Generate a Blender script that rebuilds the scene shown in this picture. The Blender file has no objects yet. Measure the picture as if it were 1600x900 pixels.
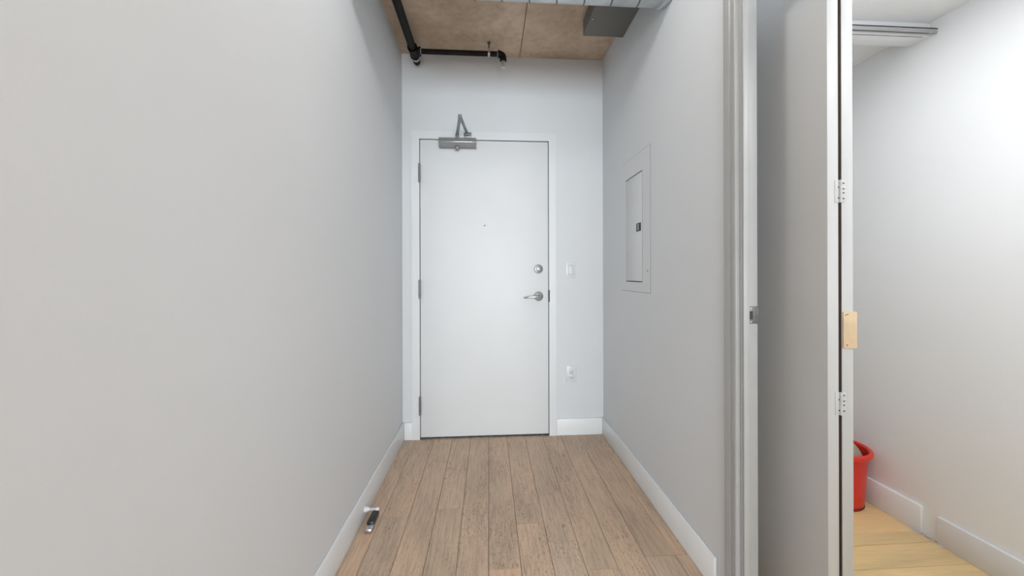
import bpy, bmesh, math, random
from mathutils import Vector, Matrix
random.seed(7)
C = bpy.context.scene.collection
PI = math.pi

# ---------------------------------------------------------------- camera
YAW = math.atan(.068)
cd = bpy.data.cameras.new('camera'); cam = bpy.data.objects.new('camera', cd); C.objects.link(cam)
cd.sensor_fit = 'HORIZONTAL'; cd.sensor_width = 36.0; cd.lens = 600.0 * 36.0 / 1600.0
cd.shift_x = -4.8 / 1600.0; cd.shift_y = -21.0 / 1600.0
cd.clip_start = .02
fw = Vector((math.sin(YAW), math.cos(YAW), 0)); rt = Vector((math.cos(YAW), -math.sin(YAW), 0)); up = Vector((0, 0, 1))
RHO = -.0028
r2 = rt * math.cos(RHO) + up * math.sin(RHO); u2 = -rt * math.sin(RHO) + up * math.cos(RHO)
cam.matrix_world = Matrix(((r2.x, u2.x, -fw.x, 0), (r2.y, u2.y, -fw.y, 0), (r2.z, u2.z, -fw.z, 1.165), (0, 0, 0, 1)))
bpy.context.scene.camera = cam

# ---------------------------------------------------------------- world, lights, exposure
w = bpy.data.worlds.new('overcast'); bpy.context.scene.world = w; w.use_nodes = True
w.node_tree.nodes['Background'].inputs[0].default_value = (.86, .93, 1, 1)
w.node_tree.nodes['Background'].inputs[1].default_value = 1.0
vs = bpy.context.scene.view_settings
vs.view_transform = 'Standard'; vs.look = 'None'; vs.gamma = 1; vs.exposure = -0.48

def area(name, loc, target, sx, sy, power, col):
    l = bpy.data.lights.new(name, 'AREA'); l.shape = 'RECTANGLE'; l.size = sx; l.size_y = sy; l.energy = power; l.color = col
    o = bpy.data.objects.new(name, l); C.objects.link(o); o.location = loc
    o.rotation_euler = (Vector(target) - Vector(loc)).to_track_quat('-Z', 'Y').to_euler(); return o
def spot(name, loc, target, angle, blend, power, col, radius):
    l = bpy.data.lights.new(name, 'SPOT'); l.spot_size = angle; l.spot_blend = blend; l.energy = power; l.color = col; l.shadow_soft_size = radius
    o = bpy.data.objects.new(name, l); C.objects.link(o); o.location = loc
    o.rotation_euler = (Vector(target) - Vector(loc)).to_track_quat('-Z', 'Y').to_euler(); return o
area('daylight_window_wide', (.35, -6.35, 1.25), (.25, 0, 1.1), 3.8, 1.9, 600, (.85, .945, 1))
area('daylight_window_narrow', (-2.3, -6.35, 1.25), (-2.0, 0, 1.2), 1.0, 1.9, 60, (.86, .945, 1))
spot('downlight_side_room', (1.32, 1.18, 2.25), (1.32, 1.18, 0), math.radians(106), .5, 5.5, (.96, .975, 1), .05)
area('fill_side_room', (1.24, 1.24, 2.24), (1.24, 1.24, 0), .4, .5, 9.5, (.95, .97, 1))  # added ceiling fill for the side room, no fixture behind it
area('fill_side_room_near', (1.50, .42, 2.24), (1.50, .42, 0), .6, .5, 12.5, (.95, .97, 1))  # added fill out of view, bounces off the floor onto low wall and ceiling
def globe(name, loc, power, col, radius):
    l = bpy.data.lights.new(name, 'POINT'); l.energy = power; l.color = col; l.shadow_soft_size = radius
    o = bpy.data.objects.new(name, l); C.objects.link(o); o.location = loc; return o
globe('fill_point_side_room', (1.20, .40, 1.10), 6, (.93, .965, 1), .14)  # unseen point fill added to even out the side room
globe('globe_living', (-1.1, -1.5, 2.3), 10, (.90, .96, 1), .05)
globe('fill_point_corridor', (.1, 1.1, 2.62), 18, (.90, .96, 1), .07)  # unseen point lamp added to fill the deeper corridor walls

# ---------------------------------------------------------------- materials
def mat(name, col, rough=.5, metal=0.0, bump=0.0, bscale=60.0, var=0.0, vscale=3.0, coat=0.0, spec=.5):
    m = bpy.data.materials.new(name); m.use_nodes = True; nt = m.node_tree; b = nt.nodes['Principled BSDF']
    b.inputs['Roughness'].default_value = rough; b.inputs['Metallic'].default_value = metal
    b.inputs['Coat Weight'].default_value = coat; b.inputs['Specular IOR Level'].default_value = spec
    tc = nt.nodes.new('ShaderNodeNewGeometry')
    n = nt.nodes.new('ShaderNodeTexNoise'); n.inputs['Scale'].default_value = vscale; n.inputs['Detail'].default_value = 5
    nt.links.new(tc.outputs['Position'], n.inputs['Vector'])
    r = nt.nodes.new('ShaderNodeValToRGB'); nt.links.new(n.outputs['Fac'], r.inputs['Fac'])
    r.color_ramp.elements[0].position = .3; r.color_ramp.elements[1].position = .7
    r.color_ramp.elements[0].color = (*[c * (1 - var) for c in col], 1); r.color_ramp.elements[1].color = (*[min(1, c * (1 + var)) for c in col], 1)
    nt.links.new(r.outputs['Color'], b.inputs['Base Color'])
    if bump:
        n2 = nt.nodes.new('ShaderNodeTexNoise'); n2.inputs['Scale'].default_value = bscale; n2.inputs['Detail'].default_value = 3
        nt.links.new(tc.outputs['Position'], n2.inputs['Vector'])
        bp = nt.nodes.new('ShaderNodeBump'); bp.inputs['Strength'].default_value = bump; bp.inputs['Distance'].default_value = .002
        nt.links.new(n2.outputs['Fac'], bp.inputs['Height']); nt.links.new(bp.outputs['Normal'], b.inputs['Normal'])
    return m

def wood(name, a, b_, c, streak, rough, along='Y', fleck=.5):
    m = bpy.data.materials.new(name); m.use_nodes = True; nt = m.node_tree; N = nt.nodes.new; L = nt.links.new
    b = nt.nodes['Principled BSDF']; b.inputs['Roughness'].default_value = rough; b.inputs['Specular IOR Level'].default_value = .35
    g = N('ShaderNodeNewGeometry'); oi = N('ShaderNodeObjectInfo')
    off = N('ShaderNodeVectorMath'); off.operation = 'SCALE'; off.inputs[0].default_value = (13.1, 7.7, 21.3); L(oi.outputs['Random'], off.inputs['Scale'])
    ad = N('ShaderNodeVectorMath'); ad.operation = 'ADD'; L(g.outputs['Position'], ad.inputs[0]); L(off.outputs[0], ad.inputs[1])
    def mapped(sc):
        mp = N('ShaderNodeMapping'); mp.inputs['Scale'].default_value = sc if along == 'Y' else (sc[1], sc[0], sc[2]); L(ad.outputs[0], mp.inputs['Vector']); return mp
    def noise(sc, scale, det, dist=0.0):
        n = N('ShaderNodeTexNoise'); n.inputs['Scale'].default_value = scale; n.inputs['Detail'].default_value = det; n.inputs['Distortion'].default_value = dist
        L(mapped(sc).outputs[0], n.inputs['Vector']); return n
    def ramp(src, stops):
        r = N('ShaderNodeValToRGB'); L(src, r.inputs['Fac']); e = r.color_ramp.elements
        e[0].position, e[0].color = stops[0][0], (*stops[0][1], 1); e[1].position, e[1].color = stops[-1][0], (*stops[-1][1], 1)
        for p, cc in stops[1:-1]:
            x = e.new(p); x.color = (*cc, 1)
        return r
    def mix(mode, fac, A, B):
        x = N('ShaderNodeMix'); x.data_type = 'RGBA'; x.blend_type = mode
        if isinstance(fac, float): x.inputs[0].default_value = fac
        else: L(fac, x.inputs[0])
        L(A, x.inputs[6]); L(B, x.inputs[7]); return x.outputs[2]
    tone = ramp(oi.outputs['Random'], [(0, a), (.5, b_), (1, c)])
    patches = ramp(noise((3, 1.1, 1), 1.6, 4, .6).outputs['Fac'], [(.3, (.80, .82, .84)), (.55, (1, 1, 1)), (.75, (1.07, 1.0, .95))])
    base = mix('MULTIPLY', 1.0, tone.outputs[0], patches.outputs[0])
    fine = ramp(noise((60, 3.5, 1), 2.2, 6, .4).outputs['Fac'], [(.3, (1 - streak,) * 3), (.6, (1, 1, 1))])
    base = mix('MULTIPLY', 1.0, base, fine.outputs[0])
    # short dark pores, denser on some boards than on others
    pores = ramp(noise((95, 22, 1), 1.7, 4, 1.6).outputs['Fac'], [(.34, (.36, .31, .27)), (.47, (1, 1, 1))])
    zone = noise((5, 1.4, 1), 1.3, 2).outputs['Fac']
    zr = ramp(zone, [(.38, (fleck * .15,) * 3), (.60, (fleck,) * 3)])
    base = mix('MULTIPLY', zr.outputs[0], base, pores.outputs[0])
    # knots
    v = N('ShaderNodeTexVoronoi'); v.inputs['Scale'].default_value = 4.5; v.inputs['Randomness'].default_value = 1; L(mapped((1, .55, 0)).outputs[0], v.inputs['Vector'])
    kr = ramp(v.outputs['Distance'], [(.018, (.45, .38, .32)), (.045, (1, 1, 1))])
    base = mix('MULTIPLY', .7, base, kr.outputs[0])
    L(base, b.inputs['Base Color'])
    bp = N('ShaderNodeBump'); bp.inputs['Strength'].default_value = .25; bp.inputs['Distance'].default_value = .001
    L(noise((60, 3.5, 1), 2.2, 6, .4).outputs['Fac'], bp.inputs['Height']); L(bp.outputs['Normal'], b.inputs['Normal'])
    return m

M = {}
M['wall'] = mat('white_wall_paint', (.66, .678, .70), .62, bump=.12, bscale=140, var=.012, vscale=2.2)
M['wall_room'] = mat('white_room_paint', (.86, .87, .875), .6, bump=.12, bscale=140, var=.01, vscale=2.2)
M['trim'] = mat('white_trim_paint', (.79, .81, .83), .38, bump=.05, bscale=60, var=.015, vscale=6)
M['trim_old_shaded'] = mat('brushed_white_gloss_shaded', (.37, .375, .375), .36, bump=.15, bscale=45, var=.03, vscale=9)  # brushed gloss, base colour lowered to stand in for shade on the casing
M['frame'] = mat('white_frame_paint', (.70, .712, .73), .42, bump=.05, bscale=60, var=.012, vscale=5)
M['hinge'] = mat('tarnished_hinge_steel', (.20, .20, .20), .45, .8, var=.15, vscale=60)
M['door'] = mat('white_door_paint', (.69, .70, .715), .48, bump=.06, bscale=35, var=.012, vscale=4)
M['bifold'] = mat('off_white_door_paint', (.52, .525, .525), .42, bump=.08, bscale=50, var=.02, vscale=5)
M['gap'] = mat('shadow_gap', (.03, .03, .03), .9)
M['raw'] = mat('raw_dark_wood', (.022, .009, .005), .95, var=.3, vscale=30)
M['tanwood'] = mat('bare_pine', (.58, .44, .28), .6, bump=.1, bscale=50, var=.10, vscale=25)
M['steel'] = mat('brushed_steel', (.33, .33, .33), .38, 1, var=.08, vscale=20)
M['closer'] = mat('grey_metal_paint', (.26, .275, .28), .38, .5, var=.06, vscale=30)
M['chrome'] = mat('satin_chrome', (.55, .55, .56), .24, 1)
M['galv'] = None
M['black'] = mat('black_iron_pipe', (.007, .005, .004), .55, 0, bump=.3, bscale=120, var=.4, vscale=40, spec=.25)
M['blackp'] = mat('black_plastic', (.012, .012, .014), .35)
M['band'] = mat('white_pipe_tape', (.6, .6, .58), .6)
M['plate'] = mat('white_plastic', (.67, .685, .705), .35)
M['slot'] = mat('dark_slot', (.03, .03, .03), .6)
M['box'] = mat('grey_primer_sheet', (.17, .165, .15), .6, .2, bump=.05, var=.06, vscale=4)
M['red'] = mat('red_plastic', (.70, .035, .02), .33, var=.05, vscale=10)
M['mop'] = mat('grey_beige_cloth', (.36, .31, .24), .9, bump=.6, bscale=250, var=.15, vscale=40)
M['bronze'] = mat('worn_threshold_metal', (.19, .165, .14), .6, 0, bump=.3, bscale=80, var=.45, vscale=35)
M['plaster'] = mat('plaster_crumb', (.62, .60, .57), .9, var=.15, vscale=60)
M['floor'] = wood('greyed_oak', (.62, .462, .335), (.67, .49, .352), (.60, .465, .355), .26, .48, 'Y', .75)
M['floor2'] = wood('honey_oak', (.78, .57, .29), (.80, .585, .30), (.76, .555, .28), .10, .42, 'X', .0)

def concrete():
    m = bpy.data.materials.new('raw_concrete'); m.use_nodes = True; nt = m.node_tree; N = nt.nodes.new; L = nt.links.new
    b = nt.nodes['Principled BSDF']; b.inputs['Roughness'].default_value = .8
    g = N('ShaderNodeNewGeometry')
    def nz(s, d, dist=0): 
        n = N('ShaderNodeTexNoise'); n.inputs['Scale'].default_value = s; n.inputs['Detail'].default_value = d; n.inputs['Distortion'].default_value = dist
        L(g.outputs['Position'], n.inputs['Vector']); return n
    r = N('ShaderNodeValToRGB'); L(nz(2.6, 8, .5).outputs['Fac'], r.inputs['Fac']); e = r.color_ramp.elements
    e[0].position = .3; e[0].color = (.50, .375, .265, 1); e[1].position = .72; e[1].color = (.78, .62, .47, 1)
    r2_ = N('ShaderNodeValToRGB'); L(nz(24, 9, .2).outputs['Fac'], r2_.inputs['Fac']); e = r2_.color_ramp.elements
    e[0].position = .28; e[0].color = (.76, .72, .68, 1); e[1].position = .6; e[1].color = (1, 1, 1, 1)
    x = N('ShaderNodeMix'); x.data_type = 'RGBA'; x.blend_type = 'MULTIPLY'; x.inputs[0].default_value = .8
    L(r.outputs[0], x.inputs[6]); L(r2_.outputs[0], x.inputs[7]); L(x.outputs[2], b.inputs['Base Color'])
    bp = N('ShaderNodeBump'); bp.inputs['Strength'].default_value = .5; bp.inputs['Distance'].default_value = .004
    L(nz(18, 8).outputs['Fac'], bp.inputs['Height']); L(bp.outputs['Normal'], b.inputs['Normal']); return m
M['concrete'] = concrete()
M['galv'] = mat('galvanised_sheet', (.58, .60, .61), .42, .85, bump=.1, bscale=20, var=.22, vscale=7)
M['galv_seam'] = mat('galvanised_seam', (.14, .14, .15), .5, .8, var=.2, vscale=20)

# ---------------------------------------------------------------- helpers
def add_box(bm, x0, x1, y0, y1, z0, z1, bev=0.0):
    r = bmesh.ops.create_cube(bm, size=1)['verts']
    for v in r:
        v.co = Vector((x0 if v.co.x < 0 else x1, y0 if v.co.y < 0 else y1, z0 if v.co.z < 0 else z1))
    if bev:
        ed = list({e for v in r for e in v.link_edges})
        bmesh.ops.bevel(bm, geom=ed, offset=bev, segments=2, affect='EDGES', profile=.5)
def add_tube(bm, a, b, r0, r1=None, n=20, caps=True):
    r1 = r0 if r1 is None else r1
    a = Vector(a); b = Vector(b); d = (b - a); q = d.to_track_quat('Z', 'Y').to_matrix()
    R = [[bm.verts.new(p + q @ Vector((r * math.cos(2 * PI * i / n), r * math.sin(2 * PI * i / n), 0))) for i in range(n)] for p, r in ((a, r0), (b, r1))]
    for i in range(n):
        bm.faces.new((R[0][i], R[0][(i + 1) % n], R[1][(i + 1) % n], R[1][i]))
    if caps:
        bm.faces.new(R[0][::-1]); bm.faces.new(R[1])
def add_lathe(bm, prof, org=(0, 0, 0), axis=(0, 0, 1), n=32, close=True):
    """prof: list of (radius, height along axis)"""
    q = Vector(axis).to_track_quat('Z', 'Y').to_matrix(); o = Vector(org); rings = []
    for r, h in prof:
        rings.append([bm.verts.new(o + q @ Vector((max(r, 1e-5) * math.cos(2 * PI * i / n), max(r, 1e-5) * math.sin(2 * PI * i / n), h))) for i in range(n)])
    for A, B in zip(rings, rings[1:]):
        for i in range(n): bm.faces.new((A[i], A[(i + 1) % n], B[(i + 1) % n], B[i]))
    if close: bm.faces.new(rings[0][::-1]); bm.faces.new(rings[-1])
def sweep(bm, pts, r, n=14):
    pts = [Vector(p) for p in pts]; rings = []
    for k, p in enumerate(pts):
        d = (pts[min(k + 1, len(pts) - 1)] - pts[max(k - 1, 0)]).normalized(); q = d.to_track_quat('Z', 'Y').to_matrix()
        rr = r[k] if isinstance(r, (list, tuple)) else r
        rings.append([bm.verts.new(p + q @ Vector((rr * math.cos(2 * PI * i / n), rr * math.sin(2 * PI * i / n), 0))) for i in range(n)])
    for A, B in zip(rings, rings[1:]):
        # match nearest start to avoid twists
        s = min(range(n), key=lambda s: (A[0].co - B[s].co).length)
        for i in range(n): bm.faces.new((A[i], A[(i + 1) % n], B[(i + 1 + s) % n], B[(i + s) % n]))
    bm.faces.new(rings[0][::-1]); bm.faces.new(rings[-1])
def obj(name, bm, m, parent=None, smooth=False, **props):
    bmesh.ops.recalc_face_normals(bm, faces=bm.faces)
    me = bpy.data.meshes.new(name); bm.to_mesh(me); bm.free(); me.materials.append(m)
    if smooth:
        for p in me.polygons: p.use_smooth = True
        me.set_sharp_from_angle(angle=math.radians(38))
    o = bpy.data.objects.new(name, me); C.objects.link(o)
    if parent is not None:
        o.parent = parent; o.matrix_parent_inverse = Matrix.Translation(-parent.location)
    for k, v in props.items(): o[k] = v
    return o
def box(name, b, m, parent=None, bev=0.0, **props):
    bm = bmesh.new(); add_box(bm, *b, bev); return obj(name, bm, m, parent, smooth=bev > 0, **props)
def boxes(name, bs, m, parent=None, bev=0.0, **props):
    bm = bmesh.new()
    for b in bs: add_box(bm, *b, bev)
    return obj(name, bm, m, parent, smooth=bev > 0, **props)
def thing(name, loc, label=None, cat=None, group=None, kind=None):
    o = bpy.data.objects.new(name, None); C.objects.link(o); o.location = loc; o.empty_display_size = .05
    if label: o['label'] = label
    if cat: o['category'] = cat
    if group: o['group'] = group
    if kind: o['kind'] = kind
    return o
S = dict(kind='structure')

# ================================================================ THE SETTING
XL, XR, YF, ZC = -.61, .833, 2.76, 2.73          # corridor faces
XS, ZS = 1.935, 2.262                            # side room's far side wall and its ceiling
JY, HZ = 1.216, 2.15                             # doorway in the right wall: far jamb face, head height
NY = .40                                         # near jamb face

# walls
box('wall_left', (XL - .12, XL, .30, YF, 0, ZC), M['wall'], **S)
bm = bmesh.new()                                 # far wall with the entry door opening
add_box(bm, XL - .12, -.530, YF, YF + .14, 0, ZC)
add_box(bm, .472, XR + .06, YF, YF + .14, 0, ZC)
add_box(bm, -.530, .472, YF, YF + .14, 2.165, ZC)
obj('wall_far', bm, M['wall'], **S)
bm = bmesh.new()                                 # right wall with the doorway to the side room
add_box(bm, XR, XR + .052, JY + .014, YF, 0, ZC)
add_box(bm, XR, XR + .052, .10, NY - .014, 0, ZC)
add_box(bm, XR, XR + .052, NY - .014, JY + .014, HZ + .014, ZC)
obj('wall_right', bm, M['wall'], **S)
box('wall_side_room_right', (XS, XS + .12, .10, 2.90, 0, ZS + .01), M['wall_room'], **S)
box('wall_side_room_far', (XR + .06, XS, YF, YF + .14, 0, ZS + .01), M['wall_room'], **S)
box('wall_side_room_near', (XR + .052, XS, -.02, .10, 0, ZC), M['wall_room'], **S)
# open living area behind the camera
box('wall_living_left', (-3.12, -3.0, -6.4, .30, 0, ZC), M['wall'], **S)
box('wall_living_front', (-3.0, XL - .12, .30, .42, 0, ZC), M['wall'], **S)
box('wall_living_right', (3.6, 3.72, -6.4, -.02, 0, ZC), M['wall'], **S)
box('wall_living_side', (XS, 3.6, -.02, .10, 0, ZC), M['wall'], **S)
bm = bmesh.new()
xs = [(-3.12, -2.85), (-1.75, -1.6), (2.3, 3.72)]
for a, b in xs: add_box(bm, a, b, -6.54, -6.4, 0, ZC)
for a, b in ((-2.85, -1.75), (-1.6, 2.3)):
    add_box(bm, a, b, -6.54, -6.4, 0, .3); add_box(bm, a, b, -6.54, -6.4, 2.4, ZC)
obj('wall_back', bm, M['wall'], **S)
def window(n, a, b, parts):
    t = thing('window_%d' % n, (a, -6.47, .3), kind='structure')
    fr = [(a, a + .05, -6.50, -6.44, .3, 2.4), (b - .05, b, -6.50, -6.44, .3, 2.4), (a, b, -6.50, -6.44, .3, .35), (a, b, -6.50, -6.44, 2.35, 2.4)]
    for k in range(1, parts):
        x = a + (b - a) * k / parts; fr.append((x - .03, x + .03, -6.50, -6.44, .35, 2.35))
    boxes('frame', fr, M['closer'], t)
window(1, -2.85, -1.75, 1); window(2, -1.6, 2.3, 3)

# ceilings
ct = thing('ceiling', (0, 0, ZC), kind='structure')
box('slab', (-3.2, 3.8, -6.6, 2.95, ZC + .012, ZC + .15), M['concrete'], ct)
jx = .2255
for a, b in ((-3.2, jx - 1.22 * 2 - .004), (jx - 1.22 * 2, jx - 1.22 - .002), (jx - 1.22, jx - .003), (jx + .003, XR + .05), (XR + .05, 3.8)):
    box('concrete_panel', (a, b, -6.6, 2.95, ZC, ZC + .013), M['concrete'], ct, bev=.002)
box('ceiling_side_room', (XR + .052, XS, .10, 2.9, ZS, ZS + .02), M['wall_room'], **S)
# header of the side room's closet, hanging below its ceiling
box('trim_closet_header', (XR + .052, XS, 1.556, 1.64, 2.206, ZS), M['wall_room'], bev=.002, **S)
tk = thing('trim_closet_track', (1.4, 1.54, 2.205), kind='structure')
boxes('channel', [(XR + .06, XS, 1.529, 1.533, 2.203, 2.223), (XR + .06, XS, 1.529, 1.562, 2.219, 2.2235), (XR + .06, XS - .03, 1.562, 1.5655, 2.203, 2.223),
                  (XR + .06, XS - .02, 1.546, 1.548, 2.208, 2.223)], M['trim_old_shaded'], tk)

# floors
fl = thing('floor', (0, 0, 0), kind='structure')
box('subfloor', (-3.2, 3.8, -6.6, 2.95, -.10, -.012), M['raw'], fl)
box('living_floor', (-3.2, 3.8, -6.6, -.40, -.012, 0), M['floor'], fl)
box('living_floor', (-3.2, XL, -.40, .30, -.012, 0), M['floor'], fl)
box('living_floor', (XR + .02, 3.8, -.40, .0, -.012, 0), M['floor'], fl)
PW = .1284; G = .0008
joints = {-5: [1.20, 2.35], -4: [1.885], -3: [2.42, .9], -2: [1.93, .6], -1: [1.72, .2], 0: [1.52, .3], 1: [1.79, .65], 2: [1.66, .4], 3: [1.492, .1], 4: [1.22], 5: [1.545, .5], 6: [1.545, .3]}
def plank(x0, x1, y0, y1, m, dz):
    bm = bmesh.new(); add_box(bm, x0, x1, y0, y1, -.012, dz)
    top = [e for e in bm.edges if all(v.co.z > -.001 for v in e.verts)]
    bmesh.ops.bevel(bm, geom=top, offset=.0009, segments=1, affect='EDGES')
    return obj('plank', bm, m, fl)
for c in range(-5, 7):
    x0 = max(-.004 + c * PW, XL + .002) + G; x1 = min(-.004 + (c + 1) * PW, XR + .03) - G
    ys = sorted([-.40, YF - .012] + joints[c])
    for a, b in zip(ys, ys[1:]):
        plank(x0, x1, a + G * .8, b - G * .8, M['floor'], -.0002 + random.uniform(-.0003, .0003))
# side room: honey boards laid across, a narrow strip where the closet track was
ys = [.10] + [1.541 - .1284 * k for k in range(11, 0, -1)] + [1.541, 1.609] + [1.609 + .1284 * k for k in range(1, 9)] + [YF]
for i, (a, b) in enumerate(zip(ys, ys[1:])):
    cut = XR + .03 + random.uniform(.15, .55) if i % 2 else None
    xsp = [XR + .032, XS] if cut is None else [XR + .032, cut, XS]
    for p, q in zip(xsp, xsp[1:]):
        g2 = .0012 if abs(a - 1.541) < .001 or abs(b - 1.541) < .001 else .0004
        plank(p + .0005, q - .0005, a + g2, b - g2, M['floor2'], random.uniform(-.0002, .0002))

# baseboards
BH, BT = .124, .013
box('baseboard_left', (XL, XL + BT, .30, YF, 0, BH), M['trim'], bev=.004, **S)
box('baseboard_right', (XR - BT, XR, 1.355, YF, 0, BH), M['trim'], bev=.004, **S)
box('baseboard_far_left', (XL + BT, -.545, YF - BT, YF, 0, BH - .002), M['trim'], bev=.002, **S)
box('baseboard_far_right', (.487, XR - BT, YF - BT, YF, 0, BH - .004), M['trim'], bev=.002, **S)
bb = thing('baseboard_side_room', (XS, 1.56, 0), kind='structure')
box('board', (XS - BT, XS, .10, 1.527, 0, .118), M['trim'], bb, bev=.002)
box('board', (XS - BT, XS, 1.590, YF, 0, .125), M['trim'], bb, bev=.002)

# casing and jamb of the doorway (right wall)
tr = thing('trim_doorway', (XR, JY, 0), kind='structure')
def casing(yi, s, name='casing'):
    """profiled casing on the corridor face; yi = inner edge, s = direction away from the opening"""
    bm = bmesh.new()
    prof = [(0, 0), (0, .013), (.004, .015), (.022, .015), (.027, .0105), (.032, .0145), (.052, .0165), (.060, .0165), (.065, .011), (.065, 0)]
    for z in (0, HZ + .065):
        pass
    lo = [bm.verts.new((XR - t, yi + s * w_, 0)) for w_, t in prof]; hi = [bm.verts.new((XR - t, yi + s * w_, HZ + .07)) for w_, t in prof]
    n = len(prof)
    for i in range(n): bm.faces.new((lo[i], lo[(i + 1) % n], hi[(i + 1) % n], hi[i]))
    bm.faces.new(lo[::-1]); bm.faces.new(hi)
    return obj(name, bm, M['trim_old_shaded'], tr)
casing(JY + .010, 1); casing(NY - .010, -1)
box('casing', (XR - .016, XR, NY - .075, JY + .075, HZ + .070, HZ + .135), M['trim_old_shaded'], tr, bev=.003)
box('jamb', (XR, XR + .0555, JY, JY + .0138, 0, HZ), M['trim_old_shaded'], tr, bev=.0012)
box('jamb', (XR, XR + .0555, NY - .0138, NY, 0, HZ), M['trim_old_shaded'], tr, bev=.0012)
box('head_jamb', (XR, XR + .0555, NY, JY, HZ, HZ + .0138), M['trim_old_shaded'], tr, bev=.0012)
box('door_stop_strip', (XR + .001, XR + .022, JY - .010, JY, 0, HZ), M['trim_old_shaded'], tr, bev=.003)
box('door_stop_strip', (XR + .001, XR + .022, NY, NY + .010, 0, HZ), M['trim_old_shaded'], tr, bev=.003)
# strike plate with its dark hole, lip curling round the jamb edge
bm = bmesh.new()
add_box(bm, .8555, .8895, JY - .0016, JY + .0002, 1.000, 1.058, .0008)
add_box(bm, .8875, .8920, JY - .0016, JY + .006, 1.008, 1.050, .001)
sp_ = obj('strike_plate', bm, M['hinge'], tr, smooth=True)
box('latch_hole', (.859, .871, JY - .0020, JY - .0012, 1.0145, 1.0415), M['slot'], sp_)
for z in (1.0065, 1.0505):
    bm = bmesh.new(); add_tube(bm, (.864, JY - .0024, z), (.864, JY - .0012, z), .0026, n=12); obj('screw', bm, M['chrome'], sp_)

# ================================================================ ENTRY DOOR
d1 = thing('door_1', (0, YF, 0), 'white flush entry door in a white frame at the end of the corridor', kind='structure')
DX0, DX1, DZ0, DZ1 = -.484, .428, .014, 2.122
DY = YF - .003                                   # door face
lf = box('door_leaf', (DX0, DX1, DY, DY + .044, DZ0, DZ1), M['door'], d1, bev=.001)
boxes('frame', [(-.545, DX0 - .0045, YF - .013, YF + .14, 0, 2.182), (DX1 + .0045, .486, YF - .013, YF + .14, 0, 2.182),
                (DX0 - .0045, DX1 + .0045, YF - .013, YF + .14, DZ1 + .0045, 2.182)], M['frame'], d1)
boxes('gap_shade', [(DX0 - .0045, DX0 + .012, DY + .045, DY + .055, 0, DZ1), (DX1 - .012, DX1 + .0045, DY + .045, DY + .055, 0, DZ1),  # dark strips set into the gaps round the leaf as their shade
                       (DX0, DX1, DY + .045, DY + .055, DZ1 - .012, DZ1 + .0045), (DX0, DX1, DY + .045, DY + .055, 0, .014),
                       (DX0 - .0045, DX0 - .0005, DY + .004, DY + .046, 0, DZ1 + .004), (DX1 + .0005, DX1 + .0045, DY + .004, DY + .046, 0, DZ1 + .004),
                       (DX0, DX1, DY + .004, DY + .046, DZ1 + .0005, DZ1 + .0045)], M['gap'], d1)
th = box('threshold', (DX0 - .003, DX1 + .003, YF - .0125, YF + .14, -.004, .004), M['bronze'], d1, bev=.0015)
for z0 in (1.820, 1.000, .178):
    bm = bmesh.new(); x = DX0 - .003; y = YF - .019
    for k in range(5):
        a = z0 + k * .0254; add_tube(bm, (x, y, a + .0006), (x, y, a + .0248), .0075, n=14)
    add_tube(bm, (x, y, z0 - .004), (x, y, z0 + .131), .0052, n=12)
    add_box(bm, x - .007, x + .001, y + .004, YF - .002, z0, z0 + .127)
    obj('hinge', bm, M['hinge'], d1, smooth=True)
# peephole
bm = bmesh.new(); add_lathe(bm, [(.0075, 0), (.0075, .002), (.006, .003), (.0045, .003)], (-.031, DY, 1.514), (0, -1, 0), 20)
pe = obj('peephole', bm, M['chrome'], d1, smooth=True)
bm = bmesh.new(); add_tube(bm, (-.031, DY - .0034, 1.514), (-.031, DY - .0028, 1.514), .0045, n=16); obj('lens', bm, M['slot'], pe)
# deadbolt
bm = bmesh.new(); add_lathe(bm, [(.0325, 0), (.0325, .004), (.030, .0075), (.024, .009), (.017, .0105), (.016, .016), (.010, .018)], (.357, DY, 1.205), (0, -1, 0), 36)
db = obj('deadbolt', bm, M['steel'], d1, smooth=True)
bm = bmesh.new(); add_box(bm, -.020, .020, -.032, -.016, -.0045, .0045, .003)
bmesh.ops.transform(bm, matrix=Matrix.Translation((.357, DY, 1.205)) @ Matrix.Rotation(math.radians(48), 4, 'Y'), verts=bm.verts)
obj('thumb_turn', bm, M['chrome'], db, smooth=True)
# lever
bm = bmesh.new(); add_lathe(bm, [(.0335, 0), (.0335, .005), (.031, .009), (.020, .011), (.012, .012), (.011, .045), (.010, .048)], (.357, DY, 1.008), (0, -1, 0), 36)
lv = obj('lever_rose', bm, M['hinge'], d1, smooth=True)
bm = bmesh.new(); sweep(bm, [(.366, DY - .045, 1.010), (.350, DY - .050, 1.010), (.32, DY - .052, 1.006), (.285, DY - .050, 1.003), (.262, DY - .047, 1.001), (.250, DY - .040, 1.000)], [.009, .0095, .0085, .0075, .007, .005])
obj('lever', bm, M['chrome'], lv, smooth=True)
box('latch_plate', (DX1 + .0005, DX1 + .009, YF - .0142, YF + .01, .968, 1.052), M['slot'], d1)
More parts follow.
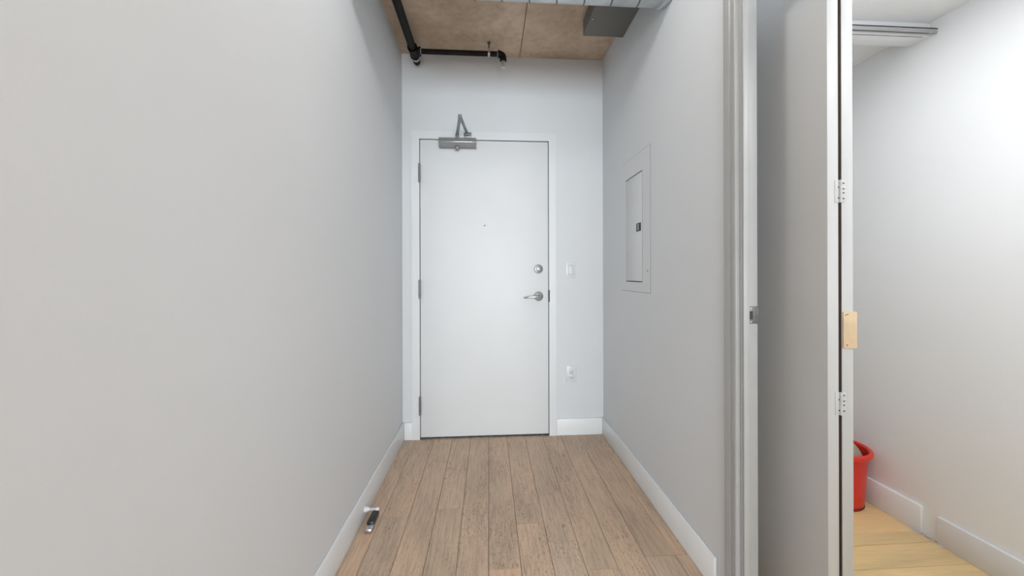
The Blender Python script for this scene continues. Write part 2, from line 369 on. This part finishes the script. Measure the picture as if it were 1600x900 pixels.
# door closer
bm = bmesh.new()
pr = [(0, 2.128), (-.040, 2.128), (-.050, 2.122), (-.053, 2.096), (-.053, 2.093), (-.036, 2.064), (-.030, 2.060), (0, 2.060)]
for x in (-.348, -.088): pass
lo = [bm.verts.new((-.348, DY + y, z)) for y, z in pr]; hi = [bm.verts.new((-.088, DY + y, z)) for y, z in pr]
for i in range(len(pr)): bm.faces.new((lo[i], lo[(i + 1) % len(pr)], hi[(i + 1) % len(pr)], hi[i]))
bm.faces.new(lo[::-1]); bm.faces.new(hi)
cl = obj('door_closer', bm, M['closer'], d1)
box('edge_highlight', (-.343, -.093, DY - .0545, DY - .051, 2.093, 2.0985), M['chrome'], cl, bev=.0008)  # bright strip standing in for the highlight along the body edge
bm = bmesh.new(); add_lathe(bm, [(.004, -.016), (.013, -.013), (.0185, -.004), (.0185, .006), (.013, .014)], (-.221, DY - .034, 2.058), (0, 0, 1), 24)
add_lathe(bm, [(.012, 0), (.012, .022)], (-.221, DY - .034, 2.127), (0, 0, 1), 20)
obj('spindle', bm, M['closer'], cl, smooth=True)
def flatbar(name, a, b, w_, t, m, par):
    a = Vector(a); b = Vector(b); d = b - a; L_ = d.length; bm = bmesh.new()
    add_box(bm, 0, L_, -w_ / 2, w_ / 2, -t / 2, t / 2, .001)
    X = d.normalized(); Z = Vector((0, 0, 1)); Y = Z.cross(X).normalized(); Z = X.cross(Y)
    bmesh.ops.transform(bm, matrix=Matrix(((X.x, Y.x, Z.x, a.x), (X.y, Y.y, Z.y, a.y), (X.z, Y.z, Z.z, a.z), (0, 0, 0, 1))), verts=bm.verts)
    add_tube(bm, a + Vector((0, 0, -.005)), a + Vector((0, 0, .005)), w_ * .6, n=18); add_tube(bm, b + Vector((0, 0, -.006)), b + Vector((0, 0, .006)), w_ * .6, n=18)
    return obj(name, bm, m, par, smooth=True)
EL = (-.178, 2.415, 2.150)
flatbar('closer_arm', (-.221, DY - .034, 2.146), EL, .021, .006, M['closer'], cl)
flatbar('closer_arm', (EL[0], EL[1], 2.158), (-.150, YF - .036, 2.158), .019, .006, M['closer'], cl)
bm = bmesh.new(); add_box(bm, -.176, -.122, YF - .0175, YF - .0125, 2.140, 2.176, .001); add_box(bm, -.166, -.134, YF - .048, YF - .0165, 2.148, 2.154, .001)
obj('arm_bracket', bm, M['closer'], cl, smooth=True)

# ================================================================ FOLDED DOOR in the side room's doorway
FY = 1.0716
d2 = thing('door_2', (1.04, FY, 0), 'off-white two-leaf door folded together, its hinged edges facing out', kind='structure')
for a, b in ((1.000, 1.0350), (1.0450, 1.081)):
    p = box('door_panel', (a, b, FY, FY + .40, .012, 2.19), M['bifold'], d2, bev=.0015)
box('raw_edge', (1.0351, 1.0449, FY + .0018, FY + .39, .012, 2.19), M['raw'], d2)
for z0 in (.16, .7455, 1.3755, 2.02):
    bm = bmesh.new(); zz = .0675
    for k in range(5): add_tube(bm, (1.040, FY - .0015, z0 + k * zz / 5 + .0004), (1.040, FY - .0015, z0 + (k + 1) * zz / 5 - .0004), .0042, n=12)
    add_box(bm, 1.023, 1.0355, FY - .0012, FY + .0004, z0, z0 + zz, .0004); add_box(bm, 1.0445, 1.057, FY - .0012, FY + .0004, z0, z0 + zz, .0004)
    hg = obj('hinge', bm, M['bifold'], d2, smooth=True)
    bm = bmesh.new()
    for (x, dz) in ((1.0345, .014), (1.0345, .046), (1.0495, .012), (1.0495, .029), (1.0495, .041), (1.0495, .058)):
        add_tube(bm, (x, FY - .0020, z0 + dz), (x, FY - .0008, z0 + dz), .0022, n=10)
        add_box(bm, x - .0005, x + (.005 if x > 1.04 else .003), FY - .0018, FY - .0009, z0 + dz - .0004, z0 + dz + .0006)
    obj('screw', bm, M['slot'], hg)
pt = box('bare_wood_patch', (1.0465, 1.0905, FY - .0035, FY + .030, .943, 1.0515), M['tanwood'], d2, bev=.0012)
for x, z in ((1.0575, .953), (1.054, 1.042), (1.060, 1.044)):
    bm = bmesh.new(); add_lathe(bm, [(.0022, 0), (.0014, .0004)], (x, FY - .0034, z), (0, -1, 0), 10); obj('screw_hole', bm, M['raw'], pt)
bm = bmesh.new(); add_tube(bm, (1.018, FY + .05, 0), (1.018, FY + .05, .014), .006); add_tube(bm, (1.0627, FY + .05, 0), (1.0627, FY + .05, .014), .006)
obj('floor_pivot', bm, M['steel'], d2)
bm = bmesh.new(); add_tube(bm, (1.018, FY + .05, 2.18), (1.018, FY + .05, ZS), .006); add_tube(bm, (1.0627, FY + .05, 2.18), (1.0627, FY + .05, ZS), .006)
obj('top_pivot', bm, M['steel'], d2)

# ================================================================ THINGS
# electrical panel on the right wall
t = thing('electrical_panel', (XR, 2.15, 1.067), 'white flush breaker panel with a black latch set in the right corridor wall', 'panel')
boxes('cover', [(XR - .0025, XR + .002, 1.933, 2.031, 1.067, 1.838), (XR - .0025, XR + .002, 2.279, 2.345, 1.067, 1.838),
                (XR - .0025, XR + .002, 2.031, 2.279, 1.067, 1.121), (XR - .0025, XR + .002, 2.031, 2.279, 1.731, 1.838)], M['wall'], t)
box('panel_door', (XR - .0028, XR + .002, 2.0365, 2.2765, 1.1262, 1.7258), M['wall'], t, bev=.001)
box('recess_shade', (XR - .0012, XR + .003, 2.028, 2.283, 1.118, 1.734), M['gap'], t)  # dark sheet behind the cover, painted shade for the panel door gaps
box('shadow_line', (XR - .0012, XR + .002, 1.9308, 2.347, 1.0645, 1.8402), M['hinge'], t)  # added dark strip round the cover, standing in for its edge shadow
la = box('latch', (XR - .0065, XR - .004, 2.046, 2.108, 1.404, 1.449), M['slot'], t, bev=.001)
box('slide', (XR - .0078, XR - .006, 2.070, 2.088, 1.409, 1.444), M['closer'], la, bev=.0005)
for z in (1.183, 1.70):
    bm = bmesh.new(); add_lathe(bm, [(.006, 0), (.006, .0015), (.004, .003)], (XR - .0024, 1.962, z), (-1, 0, 0), 14)
    if z < 1.5: obj('screw', bm, M['steel'], t, smooth=True)
    else: bm.free()
# light switch
yw = YF
t = thing('light_switch', (.5925, yw, 1.14), 'white rocker light switch beside the entry door, above the outlet', 'switch')
box('wall_plate', (.5555, .630, yw - .006, yw, 1.139, 1.256), M['plate'], t, bev=.002)
rk = box('rocker', (.576, .6095, yw - .0095, yw - .003, 1.164, 1.231), M['plate'], t, bev=.0015)
box('rocker_frame', (.5735, .612, yw - .0066, yw - .0058, 1.1615, 1.2335), M['trim_old_shaded'], t)
# outlet
t = thing('wall_outlet', (.595, yw, .381), 'white duplex wall outlet low on the far wall above the baseboard', 'outlet')
box('wall_plate', (.5575, .632, yw - .006, yw, .383, .500), M['plate'], t, bev=.002)
for zc in (.4615, .4215):
    r_ = box('receptacle', (.578, .612, yw - .0085, yw - .004, zc - .0165, zc + .0165), M['plate'], t, bev=.004)
    boxes('slots', [(.5855, .5878, yw - .0089, yw - .008, zc - .003, zc + .008), (.6015, .6038, yw - .0089, yw - .008, zc - .003, zc + .007), (.5915, .598, yw - .0089, yw - .008, zc - .012, zc - .006)], M['slot'], r_)

# sprinkler pipes under the ceiling
PX, PZ, TY = -.496, 2.652, 2.592
t = thing('sprinkler_pipe', (PX, TY, PZ), 'black iron sprinkler pipe with a tee and side branch under the ceiling', 'pipe')
bm = bmesh.new(); add_tube(bm, (PX, -6.4, PZ), (PX, TY - .03, PZ), .0242, n=24); obj('main_pipe', bm, M['black'], t, smooth=True)
bm = bmesh.new()
add_tube(bm, (PX, TY - .048, PZ), (PX, TY + .048, PZ), .029, n=24)
for y in (TY - .048, TY + .040): add_tube(bm, (PX, y, PZ), (PX, y + .010, PZ), .0325, n=24)
add_tube(bm, (PX, TY, PZ), (PX + .046, TY, PZ), .026, n=24); add_tube(bm, (PX + .036, TY, PZ), (PX + .047, TY, PZ), .029, n=24)
obj('tee', bm, M['black'], t, smooth=True)
bm = bmesh.new(); add_tube(bm, (PX, TY + .04, PZ), (PX, TY + .075, PZ - .002), .021, n=20); add_tube(bm, (PX, TY + .084, PZ - .002), (PX, TY + .12, PZ - .004), .0245, n=20)
add_lathe(bm, [(.0245, 0), (.022, .008), (.012, .013)], (PX, TY + .12, PZ - .004), (0, 1, 0), 20); obj('end_plug', bm, M['black'], t, smooth=True)
bm = bmesh.new(); add_tube(bm, (PX, TY + .074, PZ - .002), (PX, TY + .085, PZ - .002), .0247, n=20); obj('thread_tape', bm, M['band'], t, smooth=True)
BX = .100
bm = bmesh.new(); add_tube(bm, (PX + .04, TY, PZ), (BX - .03, TY, PZ), .0168, n=20); obj('branch_pipe', bm, M['black'], t, smooth=True)
bm = bmesh.new(); add_tube(bm, (PX + .047, TY, PZ), (PX + .050, TY, PZ), .020, n=20); obj('thread_tape', bm, M['band'], t, smooth=True)
bm = bmesh.new(); add_tube(bm, (BX - .040, TY, PZ), (BX - .035, TY, PZ), .0185, n=20); obj('thread_tape', bm, M['band'], t, smooth=True)
bm = bmesh.new()
arc = [(BX - .034, TY, PZ)] + [(BX - .024 + .024 * math.sin(a), TY, PZ - .024 + .024 * math.cos(a)) for a in [i * PI / 12 for i in range(7)]] + [(BX, TY, PZ - .040)]
sweep(bm, arc, .0215, 20); add_tube(bm, (BX - .036, TY, PZ), (BX - .024, TY, PZ), .0245, n=20); add_tube(bm, (BX, TY, PZ - .044), (BX, TY, PZ - .032), .0235, n=20)
obj('elbow', bm, M['black'], t, smooth=True)
bm = bmesh.new()
add_lathe(bm, [(.013, 0), (.013, -.008), (.0095, -.010), (.0095, -.016), (.005, -.018)], (BX, TY, PZ - .043), (0, 0, 1), 18)
for s in (-1, 1): sweep(bm, [(BX + s * .009, TY, PZ - .057), (BX + s * .0125, TY, PZ - .068), (BX + s * .010, TY, PZ - .078), (BX, TY, PZ - .084)], .0022, 8)
add_tube(bm, (BX, TY, PZ - .060), (BX, TY, PZ - .084), .0028, n=10); add_lathe(bm, [(.004, 0), (.013, -.001), (.0135, -.003), (.004, -.0035)], (BX, TY, PZ - .084), (0, 0, 1), 20)
obj('sprinkler_head', bm, M['chrome'], t, smooth=True)
hx = .004
bm = bmesh.new()
add_tube(bm, (hx, TY, PZ + .020), (hx, TY, ZC - .004), .0045, n=12); add_lathe(bm, [(.011, 0), (.011, -.010), (.006, -.013)], (hx, TY, ZC), (0, 0, 1), 12)
hr = obj('hanger_rod', bm, M['galv_seam'], t, smooth=True)
bm = bmesh.new(); add_tube(bm, (hx - .007, TY, PZ), (hx + .007, TY, PZ), .0195, n=24); add_box(bm, hx - .006, hx + .006, TY - .006, TY + .006, PZ + .015, PZ + .038, .001)
obj('pipe_clamp', bm, M['galv'], t, smooth=True)

# spiral duct crossing under the ceiling
DYc, DZc, DR = 1.705, 2.562, .150
t = thing('spiral_duct', (0, DYc, DZc), 'galvanised spiral air duct crossing under the concrete ceiling', 'duct')
bm = bmesh.new(); add_tube(bm, (-.445, DYc, DZc), (XR - .001, DYc, DZc), DR, n=96); obj('duct_tube', bm, M['galv'], t, smooth=True)
bm = bmesh.new(); pitch = .127; n = 48; ringn = int((XR + .43 - .06) / pitch * n); prev = None; ph0 = .93 * 2 * PI
for k in range(ringn + 1):
    x = -.43 + k * pitch / n; a = ph0 + 2 * PI * k / n; q = []
    for dx, dr in ((-.0035, 0), (-.0025, .0022), (.0025, .0022), (.0035, 0)):
        q.append(bm.verts.new((x + dx, DYc + (DR - .0002 + dr) * math.cos(a), DZc + (DR - .0002 + dr) * math.sin(a))))
    if prev:
        for i in range(3): bm.faces.new((prev[i], prev[i + 1], q[i + 1], q[i]))
    prev = q
obj('spiral_seam', bm, M['galv_seam'], t, smooth=True)
bm = bmesh.new(); add_lathe(bm, [(DR, -.046), (DR + .003, -.045), (DR + .003, -.036), (DR + .001, -.034), (DR + .001, -.028), (DR + .005, -.024), (DR + .005, -.008), (DR + .001, -.001)], (XR, DYc, DZc), (1, 0, 0), 96, False)
obj('wall_collar', bm, M['galv'], t, smooth=True)
# grey sheet-metal box in the corner behind the duct
t = thing('ceiling_box', (.71, 2.1, ZC), 'dark grey sheet-metal box in the ceiling corner behind the duct', 'box')
box('body', (.582, XR - .0005, 1.88, 2.330, 2.632, ZC - .0005), M['box'], t, bev=.004)
bm = bmesh.new(); add_lathe(bm, [(.005, 0), (.005, -.002), (.003, -.004)], (.600, 2.17, 2.632), (0, 0, 1), 12); obj('screw', bm, M['chrome'], t, smooth=True)
bm = bmesh.new(); add_lathe(bm, [(.004, 0), (.003, -.012)], (.10, 2.02, ZC), (0, 0, 1), 10)

bm.free()
# wall-mounted spring door stop on the left baseboard
t = thing('door_stop', (XL + BT, 1.885, .042), 'white spring door stop sticking out of the left baseboard', 'door stop')
x0 = XL + BT
bm = bmesh.new(); add_lathe(bm, [(.014, 0), (.014, .003), (.011, .012), (.0075, .024)], (x0, 1.885, .042), (1, 0, 0), 20); obj('base', bm, M['plate'], t, smooth=True)
bm = bmesh.new(); pts = [(x0 + .018 + k * .0005, 1.885 + .0052 * math.cos(k * .9), .042 + .0052 * math.sin(k * .9)) for k in range(74)]
sweep(bm, pts, .0013, 6); add_tube(bm, (x0 + .016, 1.885, .042), (x0 + .056, 1.885, .042), .0045, n=12); obj('spring', bm, M['plate'], t, smooth=True)
bm = bmesh.new(); add_lathe(bm, [(.0062, 0), (.0078, .002), (.0078, .012), (.006, .015)], (x0 + .053, 1.885, .042), (1, 0, 0), 20); obj('rubber_tip', bm, M['plate'], t, smooth=True)
# small black and chrome object on the floor beneath it
t = thing('floor_stop', (-.547, 1.82, 0), 'small black and chrome stop on the floor beside the left baseboard', 'door stop')
bm = bmesh.new(); add_box(bm, -.564, -.529, 1.765, 1.892, 0, .022, .008); obj('body', bm, M['chrome'], t, smooth=True)
bm = bmesh.new(); add_box(bm, -.5635, -.5295, 1.802, 1.892, .012, .033, .006); obj('rubber_pad', bm, M['blackp'], t, smooth=True)

# red bucket
BXc, BYc = 1.787, 1.872
t = thing('bucket', (BXc, BYc, 0), 'red plastic bucket on the floor against the side room baseboard', 'bucket')
bm = bmesh.new()
add_lathe(bm, [(.002, .004), (.104, .004), (.107, 0), (.110, .004), (.115, .05), (.120, .12), (.124, .20), (.127, .258), (.1245, .260), (.121, .20), (.116, .11), (.106, .012), (.002, .010)], (BXc, BYc, 0), n=64)
obj('body', bm, M['red'], t, smooth=True)
bm = bmesh.new(); rp = []
for k in range(13):
    a = PI * k / 12; rp.append((.137 - .010 * math.cos(a), .2735 + .010 * math.sin(a)))
prof = [(.1255, .256)] + rp + [(.1475, .262), (.143, .259), (.136, .264), (.130, .261)]
add_lathe(bm, prof + [prof[0]], (BXc, BYc, 0), n=64, close=False); obj('rim', bm, M['red'], t, smooth=True)
bm = bmesh.new(); add_lathe(bm, [(.111, .0), (.113, .003), (.1135, .008), (.108, .008)], (BXc, BYc, 0), n=64); obj('foot_ring', bm, mat('dark_red_plastic', (.14, .02, .015), .5), t, smooth=True)
# mop standing in the bucket
t = thing('mop', (BXc - .03, BYc, .03), 'grey-beige mop standing head down in the red bucket', 'mop')
bm = bmesh.new(); bmesh.ops.create_uvsphere(bm, u_segments=40, v_segments=24, radius=1)
for v in bm.verts:
    a = math.atan2(v.co.y, v.co.x); s = 1 + .03 * math.sin(a * 19) * (1 - abs(v.co.z))
    v.co = Vector((1.802 + v.co.x * .091 * s, 1.852 + v.co.y * .091 * s, .190 + v.co.z * .135))
obj('mop_head', bm, M['mop'], t, smooth=True)
bm = bmesh.new(); add_tube(bm, (1.806, 1.86, .31), (1.74, 1.92, 1.30), .0115, n=16); obj('handle', bm, M['blackp'], t, smooth=True)
# crumbs of plaster in the gap between the two baseboards
bm = bmesh.new()
for k in range(46):
    y = random.uniform(1.50, 1.625); s = random.uniform(.0015, .005)
    r = bmesh.ops.create_icosphere(bm, subdivisions=1, radius=s)['verts']
    ox = XS - .004 - abs(random.gauss(0, .012)) if 1.53 < y < 1.588 else XS - BT - .003 - abs(random.gauss(0, .004))
    oz = random.choice((0, 0, 0, .006)) if 1.53 < y < 1.588 else 0
    for v in r: v.co = Vector((v.co.x * random.uniform(.7, 1.3) + ox, v.co.y * random.uniform(.8, 1.8) + y, v.co.z * .6 + s * .5 + oz))
o = obj('plaster_crumbs', bm, M['plaster']); o['kind'] = 'stuff'; o['label'] = 'crumbled white plaster in the gap between two baseboards'; o['category'] = 'debris'
